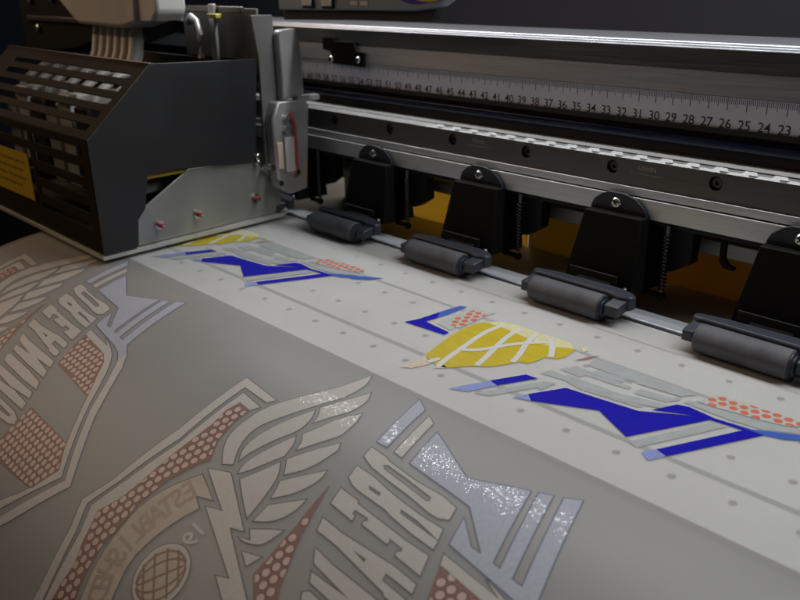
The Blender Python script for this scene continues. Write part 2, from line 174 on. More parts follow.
# ------------------------------------------------------------------ mesh helpers
class MB:
    def __init__(s): s.v = []; s.f = []; s.mi = []; s.mats = []
    def mid(s, m):
        m = M[m] if isinstance(m, str) else m
        if m not in s.mats: s.mats.append(m)
        return s.mats.index(m)
    def face(s, pts, m):
        i = len(s.v); s.v += [tuple(p) for p in pts]; s.f.append(tuple(range(i, i+len(pts)))); s.mi.append(s.mid(m))
    def add(s, verts, faces, m):
        i = len(s.v); s.v += [tuple(p) for p in verts]; k = s.mid(m)
        for f in faces: s.f.append(tuple(a+i for a in f)); s.mi.append(k)
    def box(s, x0, x1, y0, y1, z0, z1, m):
        v = [(x,y,z) for z in (z0,z1) for y in (y0,y1) for x in (x0,x1)]
        s.add(v, [(0,2,3,1),(4,5,7,6),(0,1,5,4),(2,6,7,3),(0,4,6,2),(1,3,7,5)], m); return s
    def prism(s, poly, fn, d0, d1, m, holes=()):
        """poly in 2D, fn(u,v,d)->3D, extruded between depths d0 and d1"""
        loops = [list(poly)] + [list(h) for h in holes]
        tris = tessellate_polygon([[Vector((p[0],p[1],0)) for p in l] for l in loops])
        flat = [p for l in loops for p in l]
        a = [fn(p[0],p[1],d0) for p in flat]; b = [fn(p[0],p[1],d1) for p in flat]
        s.add(a, tris, m); s.add(b, tris, m)
        k = 0
        for l in loops:
            n = len(l)
            s.add(a[k:k+n]+b[k:k+n], [(i,(i+1)%n,n+(i+1)%n,n+i) for i in range(n)], m); k += n
        return s
    def cyl(s, p0, p1, r, m, seg=24, r2=None, caps=True):
        p0 = Vector(p0); p1 = Vector(p1); d = (p1-p0).normalized(); r2 = r if r2 is None else r2
        a = d.orthogonal().normalized(); b = d.cross(a)
        v = []
        for p, q in ((p0,r),(p1,r2)):
            for i in range(seg):
                t = 2*math.pi*i/seg; v.append(p + a*q*math.cos(t) + b*q*math.sin(t))
        f = [(i,(i+1)%seg,seg+(i+1)%seg,seg+i) for i in range(seg)]
        if caps: f += [tuple(range(seg))[::-1], tuple(range(seg,2*seg))]
        s.add(v, f, m); return s
    def lathe(s, p0, axis, prof, m, seg=28):
        """prof: list of (distance along axis, radius)"""
        p0 = Vector(p0); d = Vector(axis).normalized(); a = d.orthogonal().normalized(); b = d.cross(a); v = []; f = []
        for (t, r) in prof:
            for i in range(seg):
                an = 2*math.pi*i/seg; v.append(p0 + d*t + (a*math.cos(an)+b*math.sin(an))*r)
        for j in range(len(prof)-1):
            for i in range(seg): f.append((j*seg+i, j*seg+(i+1)%seg, (j+1)*seg+(i+1)%seg, (j+1)*seg+i))
        s.add(v, f, m); return s
    def tube(s, pts, r, m, seg=10):
        pts = [Vector(p) for p in pts]; v = []; f = []
        for k, p in enumerate(pts):
            d = (pts[min(k+1,len(pts)-1)] - pts[max(k-1,0)]).normalized()
            a = Vector((0,0,1)).cross(d)
            if a.length < .1: a = Vector((1,0,0)).cross(d)
            a.normalize(); b = d.cross(a)
            for i in range(seg): t = 2*math.pi*i/seg; v.append(p+(a*math.cos(t)+b*math.sin(t))*r)
        for k in range(len(pts)-1):
            for i in range(seg): f.append((k*seg+i, k*seg+(i+1)%seg, (k+1)*seg+(i+1)%seg, (k+1)*seg+i))
        f += [tuple(range(seg))[::-1], tuple(range((len(pts)-1)*seg, len(pts)*seg))]
        s.add(v, f, m); return s
    def build(s, name, parent=None, bevel=0, smooth=True, org=(0,0,0)):
        me = bpy.data.meshes.new(name)
        o = Vector(org)
        me.from_pydata([((p[0]-o.x)*S, (p[1]-o.y)*S, (p[2]-o.z)*S) for p in s.v], [], s.f)
        for m in s.mats: me.materials.append(m)
        me.polygons.foreach_set('material_index', s.mi)
        ob = bpy.data.objects.new(name, me); C.objects.link(ob)
        if smooth:
            import bmesh
            bm = bmesh.new(); bm.from_mesh(me)
            bmesh.ops.remove_doubles(bm, verts=bm.verts, dist=1e-6)
            bmesh.ops.recalc_face_normals(bm, faces=bm.faces)
            bm.to_mesh(me); bm.free()
            me.shade_smooth(); me.set_sharp_from_angle(angle=R(32))
        if bevel:
            b = ob.modifiers.new('Bevel', 'BEVEL'); b.width = bevel*S; b.segments = 2; b.limit_method = 'ANGLE'; b.angle_limit = R(40)
        ob.location = o*S
        if parent: ob.parent = parent
        return ob
def tag(o, label=None, cat=None, group=None, kind=None):
    if label: o['label'] = label
    if cat: o['category'] = cat
    if group: o['group'] = group
    if kind: o['kind'] = kind
    return o
def empty(name, loc=(0,0,0)):
    o = bpy.data.objects.new(name, None); C.objects.link(o); o.location = Vector(loc)*S; o.empty_display_size = .01
    return o
XZ = lambda u, v, d: (u, d, v)      # plane facing the viewer (-Y)
YZ = lambda u, v, d: (d, u, v)      # plane facing +X
XY = lambda u, v, d: (u, v, d)
def circ(cx, cy, r, n=20, a0=0, ry=None): return [(cx+r*math.cos(a0+2*math.pi*i/n), cy+(ry or r)*math.sin(a0+2*math.pi*i/n)) for i in range(n)]
def rect(x0, x1, y0, y1): return [(x0,y0),(x1,y0),(x1,y1),(x0,y1)]
def text2d(txt, size, align='CENTER', bold=0.0):
    """triangles of a line of text in 2D (centimetres)"""
    cu = bpy.data.curves.new('t', 'FONT'); cu.body = txt; cu.size = size; cu.align_x = align; cu.align_y = 'CENTER'; cu.resolution_u = 3; cu.offset = bold
    ob = bpy.data.objects.new('t', cu); C.objects.link(ob)
    dg = bpy.context.evaluated_depsgraph_get(); dg.update()
    me = ob.evaluated_get(dg).to_mesh(); me.calc_loop_triangles()
    vs = [(v.co.x, v.co.y) for v in me.vertices]; fs = [tuple(t.vertices) for t in me.loop_triangles]
    ob.evaluated_get(dg).to_mesh_clear(); bpy.data.objects.remove(ob); bpy.data.curves.remove(cu)
    return vs, fs

# ------------------------------------------------------------------ the setting
wl = MB().box(-900, 700, 118, 122, -60, 400, 'wall').build('wall', smooth=False); tag(wl, kind='structure')
fl = MB().box(-900, 700, -500, 118, -62, -60, 'floor').build('floor', smooth=False); tag(fl, kind='structure')

# ------------------------------------------------------------------ printer table
YE, ZF, KA = -2.03, .05, R(2.5)
XL, XR = -68.5, 18.
tbl = empty('printer_table', (-25, 5, -3)); tag(tbl, 'long white perforated printing table under the film, dotted with vacuum holes', 'printer table')
def part(mb, name, root, **k):
    ob = mb.build(name, root, **k); ob.location = ob.location - root.location; return ob
mb = MB().box(XL, XR, YE+.02, 11.95, -2.5, 0, 'platen')
def hole(mb, x, y):
    mb.add([(px,py,.004) for px,py in circ(x,y,.16,18,ry=.185)], [tuple(range(18))], 'hole')
PITCH = 2.353
for x0, y in ((-54.457,0),(-44.027,2.8),(-43.059,5.643),(-42.175,8.89)):
    k0 = -int((x0-(XL+.5))/PITCH)
    for k in range(k0, 40):
        x = x0+k*PITCH
        if x < XR-1: hole(mb, x, y)
part(mb, 'perforated_plate', tbl, smooth=False)
mb = MB()
for y, w in ((1.05,.32),(6.75,.26),(9.9,.12)):
    mb.box(XL, XR, y-w/2, y+w/2, -.05, .003, 'groove')
part(mb, 'groove', tbl, smooth=False)
mb = MB().box(XL, XR, 13.75, 24, -2.4, -.12, 'shelf'); part(mb, 'rear_table', tbl, bevel=.05)
def fpt(x, v, h=0.):
    """film coordinates -> space; v<0 runs down the curved apron, radius 1/KA"""
    if v >= 0: return (x, YE+v, ZF+h)
    s = -v; a = KA*s
    if a > R(88): 
        s0 = R(88)/KA; e = s-s0; a = R(88); s = s0
    else: e = 0
    y = YE - math.sin(a)/KA; z = ZF - (1-math.cos(a))/KA
    y -= math.cos(a)*e; z -= math.sin(a)*e
    return (x, y-math.sin(a)*h, z+math.cos(a)*h)
VS = [0]+[-i*.5 for i in range(1,100)]
mb = MB(); vv = []; 
for v in VS:
    for x in (XL+.3, XR): 
        vv.append(fpt(x, v, -.06))
ff = [(2*i,2*i+1,2*i+3,2*i+2) for i in range(len(VS)-1)]
mb.add(vv, ff, 'apron')
ap = empty('heater_apron', (-25,-8,-5)); tag(ap, 'curved grey metal apron sloping down from the front of the white table', 'apron')
o = part(mb, 'curved_plate', ap); sm = o.modifiers.new('Solid', 'SOLIDIFY'); sm.thickness = .15*S; sm.offset = -1
mb = MB(); mb.box(XL+.3, XR, YE-.06, YE+.018, -1.5, -.012, 'alu'); part(mb, 'joint_strip', ap)

# ------------------------------------------------------------------ film and its print
film = empty('transfer_film', (-25, 3, .05)); tag(film, 'wide translucent film printed with winged emblems, running from under the rollers over the table', 'film')
vl = [13.9, 11] + [i*1.0 for i in range(10,0,-1)] + [.5] + VS
vl = [v for v in vl]
mb = MB(); nx = 28; vv = []; ff = []
for j, v in enumerate(vl):
    for i in range(nx+1):
        x = XL+(XR-XL)*i/nx
        vv.append(fpt(x, v, 0))
for j in range(len(vl)-1):
    for i in range(nx): a = j*(nx+1)+i; ff.append((a,a+1,a+nx+2,a+nx+1))
mb.add(vv, ff, 'film'); part(mb, 'film_sheet', film)

def clipx(poly, x0):
    out = []
    for i in range(len(poly)):
        a, b = poly[i-1], poly[i]
        if (a[0] >= x0) != (b[0] >= x0):
            t = (x0-a[0])/(b[0]-a[0]); out.append((x0, a[1]+t*(b[1]-a[1])))
        if b[0] >= x0: out.append(b)
    return out
def clipv(poly, v0, sg):
    out = []
    for i in range(len(poly)):
        a, b = poly[i-1], poly[i]
        if ((a[1]-v0)*sg >= 0) != ((b[1]-v0)*sg >= 0):
            t = (v0-a[1])/(b[1]-a[1]); out.append((a[0]+t*(b[0]-a[0]), v0))
        if (b[1]-v0)*sg >= 0: out.append(b)
    return out
class Ink:
    def __init__(s, dx, flat): s.mb = MB(); s.dx = dx; s.flat = flat
    def m3(s, p, h):
        h *= .45
        return (p[0], p[1], ZF+h) if s.flat else fpt(p[0], p[1], h)
    def tri(s, t, h, m):
        t = clipx([(p[0]+s.dx, p[1]) for p in t], XL+.25)
        if len(t) < 3: return
        if s.flat: s.mb.face([s.m3(p, h) for p in t], m); return
        lo = min(p[1] for p in t); hi = max(p[1] for p in t); k = math.floor(lo/.5)*.5
        while k < hi:                             # one strip per facet of the curved film
            q = clipv(clipv(t, k, 1), k+.5, -1)
            if len(q) >= 3: s.mb.face([s.m3(p, h) for p in q], m)
            k += .5
    def poly(s, outer, h, m, holes=()):
        loops = [outer]+list(holes); flat = [p for l in loops for p in l]
        for t in tessellate_polygon([[Vector((p[0],p[1],0)) for p in l] for l in loops]):
            s.tri([flat[i] for i in t], h, m)
    def ribbon(s, loop, w, h, m, closed=True):
        pts = []
        for p in loop:
            p = Vector(p)
            if not pts or (p-pts[-1]).length > 1e-3: pts.append(p)
        if closed and (pts[0]-pts[-1]).length < 1e-3: pts.pop()
        n = len(pts); A = []; B = []
        for i in range(n):
            d0 = pts[i]-pts[i-1] if (closed or i > 0) else pts[1]-pts[0]
            d1 = pts[(i+1)%n]-pts[i] if (closed or i < n-1) else pts[-1]-pts[-2]
            d0.normalize(); d1.normalize(); m0 = Vector((-d0.y-d1.y, d0.x+d1.x))
            if m0.length < .2: m0 = Vector((-d1.y, d1.x))
            m0.normalize(); k = 1/max(.45, m0.dot(Vector((-d1.y, d1.x))))
            A.append(pts[i]+m0*w*k); B.append(pts[i]-m0*w*k)
        for i in range(n if closed else n-1):
            j = (i+1)%n
            s.tri([A[i],A[j],B[j]], h, m); s.tri([A[i],B[j],B[i]], h, m)
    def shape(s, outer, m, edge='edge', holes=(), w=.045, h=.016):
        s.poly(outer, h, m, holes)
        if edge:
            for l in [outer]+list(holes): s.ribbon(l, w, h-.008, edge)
    def text(s, txt, size, pos, ang, h, m, mirror=True, sx=1., bold=0.):
        vs, fs = text2d(txt, size, bold=bold); c, sn = math.cos(ang), math.sin(ang)
        q = []
        for x, y in vs:
            x = x*sx*(-1 if mirror else 1); q.append((pos[0]+c*x-sn*y, pos[1]+sn*x+c*y))
        for f in fs: s.tri([q[i] for i in f], h, m)
    def done(s, root): 
        ob = s.mb.build('printed_emblem', root, smooth=False); ob.location = ob.location-root.location; return ob
def inside(p, poly):
    c = False
    for i in range(len(poly)):
        a, b = poly[i-1], poly[i]
        if (a[1] > p[1]) != (b[1] > p[1]) and p[0] < (b[0]-a[0])*(p[1]-a[1])/(b[1]-a[1])+a[0]: c = not c
    return c
def smoothpoly(p, it=1):
    """corner-cutting that keeps sharp corners"""
    for _ in range(it):
        q = []; n = len(p)
        for i in range(n):
            a, b, c = Vector(p[i-1]), Vector(p[i]), Vector(p[(i+1)%n])
            u, w = b-a, c-b
            if u.length < 1e-5 or w.length < 1e-5: continue
            if u.angle(w) < R(42): q += [tuple(b-u*.25), tuple(b+w*.25)]
            else: q.append(tuple(b))
        p = q
    return p
def smoothpoly_open(p):
    for _ in range(2):
        q = [tuple(p[0])]
        for i in range(len(p)-1):
            a, b = Vector(p[i]), Vector(p[i+1]); q += [tuple(a.lerp(b,.25)), tuple(a.lerp(b,.75))]
        p = q+[tuple(p[-1])]
    return p
M['unprinted'] = mat('unprinted_film_gap', (.55,.55,.535), .45)
def lattice(I, poly, lat, r, m, h, ring=None, scale=1., keep=.0, rx=1.):
    o = Vector(lat[0]); A = (Vector(lat[1])-o)*scale; B = (Vector(lat[2])-o)*scale
    xs = [p[0] for p in poly]; ys = [p[1] for p in poly]
    for i in range(-90, 90):
        for j in range(-90, 90):
            c = o + A*i + B*j
            if not (min(xs)-r < c.x < max(xs)+r and min(ys)-r < c.y < max(ys)+r): continue
            cs = circ(c.x, c.y, r, 14)
            n = sum(inside(q, poly) for q in cs)
            if n == 14: I_poly = cs
            elif n >= 8: I_poly = [q for q in cs if inside(q, poly)]
            else: continue
            I.poly(I_poly, h, m)
            if ring: I.poly([tuple(c+(Vector(q)-c)*1.22) for q in I_poly], h-.004, ring)
def front_emblem(dx):
    I = Ink(dx, False); D = FRONT
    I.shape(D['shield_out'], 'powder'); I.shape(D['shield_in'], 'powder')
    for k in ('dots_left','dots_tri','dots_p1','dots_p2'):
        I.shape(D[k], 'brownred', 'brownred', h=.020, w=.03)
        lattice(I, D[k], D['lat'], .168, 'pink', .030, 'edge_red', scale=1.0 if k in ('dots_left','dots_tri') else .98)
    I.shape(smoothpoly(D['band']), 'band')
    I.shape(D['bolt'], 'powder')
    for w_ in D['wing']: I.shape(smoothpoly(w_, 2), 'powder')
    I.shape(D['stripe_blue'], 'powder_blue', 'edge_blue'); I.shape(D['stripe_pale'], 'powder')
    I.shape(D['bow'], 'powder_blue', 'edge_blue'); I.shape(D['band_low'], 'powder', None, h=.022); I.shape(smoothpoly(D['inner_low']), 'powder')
    for o_, hs in D['letters']: I.shape(o_, 'powder', holes=hs)
    gx, gy, gr = D['globe']
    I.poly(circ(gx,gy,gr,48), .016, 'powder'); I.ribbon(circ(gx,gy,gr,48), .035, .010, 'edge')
    I.poly(circ(gx,gy,gr*.86,48), .022, 'band')
    ax = R(-38)                                  # the globe's own tilt on the film
    def gp(u, v): return (gx+gr*.86*(u*math.cos(ax)-v*math.sin(ax)), gy+gr*.86*(u*math.sin(ax)+v*math.cos(ax)))
    for lon in (-60,-30,0,30,60):
        I.ribbon([gp(math.sin(R(lon))*math.cos(R(t)), math.sin(R(t))) for t in range(-84,85,12)], .045, .028, 'brownred', False)
    for lat_ in (-45,-15,15,45):
        I.ribbon([gp(math.cos(R(lat_))*math.sin(R(t)), math.sin(R(lat_))) for t in range(-84,85,24)], .045, .034, 'brownred', False)
    for o_ in D['nine'][:1]: I.shape(o_, 'powder', None)
    n9 = D['nine'][1]; cx = sum(p[0] for p in n9)/len(n9); cy = sum(p[1] for p in n9)/len(n9)
    d9 = Vector(D['nine'][0][2])-Vector(D['nine'][0][0]); an = math.atan2(d9.y, d9.x)
    I.text('9', 1.15, (cx, cy), an+R(90), .016, 'powder', sx=.9, bold=.02)
    # curved lettering on the banner
    arc = [Vector(p) for p in D['arc']]; seg = [(arc[i+1]-arc[i]).length for i in range(len(arc)-1)]; tot = sum(seg)
    word = 'ESTABLISHED'
    for k, ch in enumerate(word):
        t = tot*(.05+.98*k/len(word)); i = 0
        while i < len(seg)-1 and t > seg[i]: t -= seg[i]; i += 1
        d = (arc[i+1]-arc[i]).normalized(); p = arc[i]+d*t
        a = math.atan2(d.y, d.x)+math.pi
        I.text(ch, 1.5, (p.x, p.y), a, .024, 'lettering', sx=.72, bold=.03)
    return I.done(film)
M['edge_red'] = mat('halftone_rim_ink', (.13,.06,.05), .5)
M['lettering'] = mat('banner_letter_ink', (.30,.235,.19), .5, var=.15, vscale=200)
e1 = front_emblem(0.); tag(e1, 'emblem in powdered white ink nearest the camera, with wing, lightning bolt and globe')
e2 = front_emblem(-27.2); tag(e2, 'emblem in powdered white ink at the left, partly under the carriage')
def table_emblem(dx):
    I = Ink(dx, True); D = PLAT
    for k, g in enumerate(D['grey']): I.shape(g, 'greyink', None, h=.003+.0014*k)
    I.shape(D['chev_grey'], 'greylight', None, h=.010)
    I.shape(D['chev'], 'blueink', None)
    I.shape(smoothpoly(D['wing_all'],2), 'yellow', None)
    I.shape(D['wing_fade'], 'paleyellow', None, h=.020)
    for k, y in enumerate(D['gaps']): I.ribbon(smoothpoly_open(y), .15, .024+.006*k, 'unprinted', False)
    for y in D['wing_bits']: I.shape(y, 'paleyellow', None)
    for y in D['beige']: I.shape(y, 'beige', None)
    I.shape(D['streak'], 'streak', None)
    for y in D['textured']: I.shape(y, 'speckle', None, h=.022)
    for y in D['blue']: I.shape(y, 'blueink', None, h=.026)
    I.poly(D['fade'], .030, 'bluefade'); I.poly(D['chev_fade'], .030, 'bluefade')
    I.shape(D['dots_b'], 'greylight', None, h=.0235)
    lattice(I, D['dots_b'], D['lat'], .185, 'orange', .028)
    I.shape(D['dots_a'], 'greylight', None, h=.0235)
    lattice(I, D['dots_a'], [(D['dots_a'][0][0], D['dots_a'][0][1]), (D['dots_a'][0][0]+.5, D['dots_a'][0][1]), (D['dots_a'][0][0]+.28, D['dots_a'][0][1]+.45)], .19, 'orange', .028)
    return I.done(film)
e3 = table_emblem(0.); tag(e3, 'half finished emblem at the right with yellow wing and deep blue bow')
e4 = table_emblem(-27.2); tag(e4, 'half finished emblem coming out beside the carriage, deep blue bow')

# feed bar behind the rollers
fb = MB(); fb.box(XL, XR, 12.25, 13.7, -1.0, .10, 'strip')
fbo = fb.build('feed_bar', bevel=.08); tag(fbo, 'smooth pale grey metal bar running behind the rollers along the back of the film', 'bar')

# ------------------------------------------------------------------ gantry beam with ruler and guide rail
XA, XB = -92., 20.
beam = empty('gantry_beam', (-36, 17, 5)); tag(beam, 'long metal beam crossing behind the rollers with ruler strip and dark guide rail', 'gantry beam')
mb = MB()
mb.box(XA, XB, 16.05, 25.5, 12.9, 13.98, 'beam')
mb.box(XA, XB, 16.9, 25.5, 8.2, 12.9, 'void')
part(mb, 'beam_body', beam)
mb = MB()
prof = [(16.05,13.98),(16.03,14.02),(16.06,14.06),(17.0,14.06),(17.05,13.99),(17.6,13.99),(17.65,14.06),(18.6,14.06),(18.66,13.98),(19.3,13.98),(19.36,14.06),(25.4,14.06),(25.4,13.98)]
vv = [(x,y,z) for x in (XA,XB) for y,z in prof]; n = len(prof)
mb.add(vv, [(i,i+1,n+i+1,n+i) for i in range(n-1)], 'alutop'); part(mb, 'top_trim', beam)
mb = MB(); mb.add([(XA,16.03,12.9),(XB,16.03,12.9),(XB,15.90,11.75),(XA,15.90,11.75),(XA,16.9,12.9),(XB,16.9,12.9),(XB,16.9,11.75),(XA,16.9,11.75)],
    [(0,1,2,3),(4,5,1,0),(3,2,6,7),(7,6,5,4),(0,3,7,4),(1,5,6,2)], 'beam2'); part(mb, 'lower_fascia', beam)  # tilted and coloured lighter for the reflection band on the beam face
ru = MB(); ru.box(-66, -8, 16.03, 16.2, 10.05, 11.72, 'rulerw'); rul = part(ru, 'ruler', beam)
mk = MB(); yk = 16.022
for i in range(100, 651):
    x = -i/10; l = .62 if i%10==0 else (.44 if i%5==0 else .28); w = .020 if i%10==0 else .015
    mk.add([(x-w,yk,11.66),(x+w,yk,11.66),(x+w,yk,11.66-l),(x-w,yk,11.66-l)], [(0,1,2,3)], 'rulerk')
for n_ in range(10, 66):
    vs, fs = text2d(str(n_), .68, bold=.006); mk.add([(-n_+x*.98, yk, 10.36+y) for x,y in vs], fs, 'rulerk')
o = mk.build('ruler_markings', rul, smooth=False); o.location = (0,0,0); o.location = o.location - (beam.location if False else Vector((0,0,0)))
o.location = -(beam.location + rul.location) if rul.location.length else -beam.location
mb = MB().box(-66, XB, 15.99, 16.028, 11.70, 11.745, 'gold'); part(mb, 'ruler_edge_bead', beam)
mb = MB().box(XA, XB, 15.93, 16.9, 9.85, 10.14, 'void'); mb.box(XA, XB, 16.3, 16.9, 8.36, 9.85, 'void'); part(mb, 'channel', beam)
mb = MB(); mb.prism([(16.0,9.05),(15.95,9.2),(15.97,9.5),(16.2,9.56),(16.28,9.0)], YZ, XA, XB, 'belt'); part(mb, 'belt_sheen_strip', beam, bevel=.03)  # dark blue strip in place of the recess's blue reflection
# ledge
mb = MB(); mb.box(XA, XB, 15.02, 16.6, 6.2, 8.40, 'ledge')
for k in range(60):
    x = -64+k*1.5
    mb.cyl((x,15.75,8.42),(x,15.75,8.455), .055, 'alu', 10)
part(mb, 'ledge', beam)
# chamfer: facets shaped to imitate the dashed reflection of an LED strip
mb = MB()
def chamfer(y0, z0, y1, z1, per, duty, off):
    x = -46+off; mb.face([(XA,y0,z0),(x,y0,z0),(x,y1,z1),(XA,y1,z1)], 'glint_off')
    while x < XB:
        w_ = per*duty; t_ = .035                     # facet standing for one reflected LED, then a tapering dull notch
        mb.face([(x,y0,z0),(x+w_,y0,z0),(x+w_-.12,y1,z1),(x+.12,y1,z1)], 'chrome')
        mb.face([(x+w_,y0,z0),(x+per,y0,z0),(x+per+.12,y1,z1-t_),(x+w_-.12,y1,z1-t_)], 'glint_off'); x += per
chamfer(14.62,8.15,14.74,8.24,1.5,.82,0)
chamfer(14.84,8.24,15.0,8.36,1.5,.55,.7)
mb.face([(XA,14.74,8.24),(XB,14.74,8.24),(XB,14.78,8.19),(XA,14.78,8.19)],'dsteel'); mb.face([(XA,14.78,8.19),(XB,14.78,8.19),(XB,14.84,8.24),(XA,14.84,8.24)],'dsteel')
part(mb, 'chamfer_led_glints', beam, smooth=False)
# guide rail with counterbored bolts
bolts = [-55.42-6*3+6*i for i in range(15)]
mb = MB(); mb.prism(rect(XA, XB, 6.68, 8.15), XZ, 14.60, 15.14, 'rail', holes=[circ(b,7.58,.37,24) for b in bolts])
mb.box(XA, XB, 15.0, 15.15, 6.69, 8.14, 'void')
vs, fs = text2d('HIWIN', .36)
for xx in (-29.3, -41.2): 
    mb.add([(xx+x, 14.594, 7.72+y) for x,y in vs], fs, 'bracket')
    mb.box(xx-1.0, xx+1.0, 14.592, 14.598, 7.41, 7.43, 'bracket')
railo = part(mb, 'guide_rail', beam)
bo = None
for b in bolts:
    if bo is None:
        q = MB(); q.lathe((b,15.02,7.58),(0,-1,0),[(0,.30),(.2,.30),(.24,.26),(.24,.13),(.08,.12),(.08,.0)],'dsteel')
        bo = q.build('rail_bolt', railo, org=(b,15.02,7.58)); first = b
    else:
        c_ = bo.copy(); C.objects.link(c_); c_.parent = railo; c_.location = bo.location + Vector(((b-first)*S,0,0))
# lip: two satin bands and the slit between
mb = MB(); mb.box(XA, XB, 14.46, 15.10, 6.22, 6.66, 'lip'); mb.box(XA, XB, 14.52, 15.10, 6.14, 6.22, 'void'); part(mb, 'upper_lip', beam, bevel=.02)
mb = MB(); mb.box(XA, XB, 14.34, 14.8, 5.08, 6.14, 'lip'); part(mb, 'lower_lip', beam, bevel=.02)
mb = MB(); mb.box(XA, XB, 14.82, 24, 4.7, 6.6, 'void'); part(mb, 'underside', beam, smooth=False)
# cable clip on the beam face, upper left
cl = MB(); cl.prism([(-56.9,11.55),(-53.2,11.45),(-53.15,12.5),(-54.1,12.55),(-54.3,13.2),(-56.6,13.15),(-56.6,13.4),(-57.9,13.4),(-57.9,12.5),(-56.95,12.4)], XZ, 15.72, 15.88, 'black')
clip = cl.build('cable_clip', bevel=.04); tag(clip, 'small black metal clip with two screws on the beam above the ruler', 'clip')
def screw_mb(mb, x, y, z, r=.26, m='steel'):
    mb.lathe((x,y,z),(0,-1,0),[(-.04,r),(.03,r),(.11,r*.78),(.14,r*.4),(.14,0)], m, 20)
    for a in (35, 125):
        c_, s_ = math.cos(R(a))*r*.62, math.sin(R(a))*r*.62; n_x, n_z = -math.sin(R(a))*.035, math.cos(R(a))*.035
        mb.face([(x+c_+n_x,y-.146,z+s_+n_z),(x+c_-n_x,y-.146,z+s_-n_z),(x-c_-n_x,y-.146,z-s_-n_z),(x-c_+n_x,y-.146,z-s_+n_z)], 'void')
for x, z in ((-56.9,11.85),(-53.85,11.95)):
    q = MB(); screw_mb(q, x, 15.70, z, .24); q.build('screw', clip)

# behind the rollers
sh = MB(); sh.box(XA+10, XB, 17.6, 18.4, 2.75, 3.65, 'shaft'); sho = sh.build('cross_bar', bevel=.06); tag(sho, 'dull square steel bar running behind the black brackets', 'bar')
cv = empty('rear_cover', (-40, 19.4, 0)); tag(cv, 'yellow and amber cover panels standing behind the brackets under the beam', 'cover')
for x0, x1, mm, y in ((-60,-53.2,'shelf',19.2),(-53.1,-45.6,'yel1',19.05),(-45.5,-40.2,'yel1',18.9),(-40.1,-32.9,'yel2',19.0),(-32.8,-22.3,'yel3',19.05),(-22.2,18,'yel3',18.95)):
    q = MB().box(x0, x1, y, y+.2, -.35, 5.0, mm); o = part(q, 'cover_panel', cv, bevel=.03)

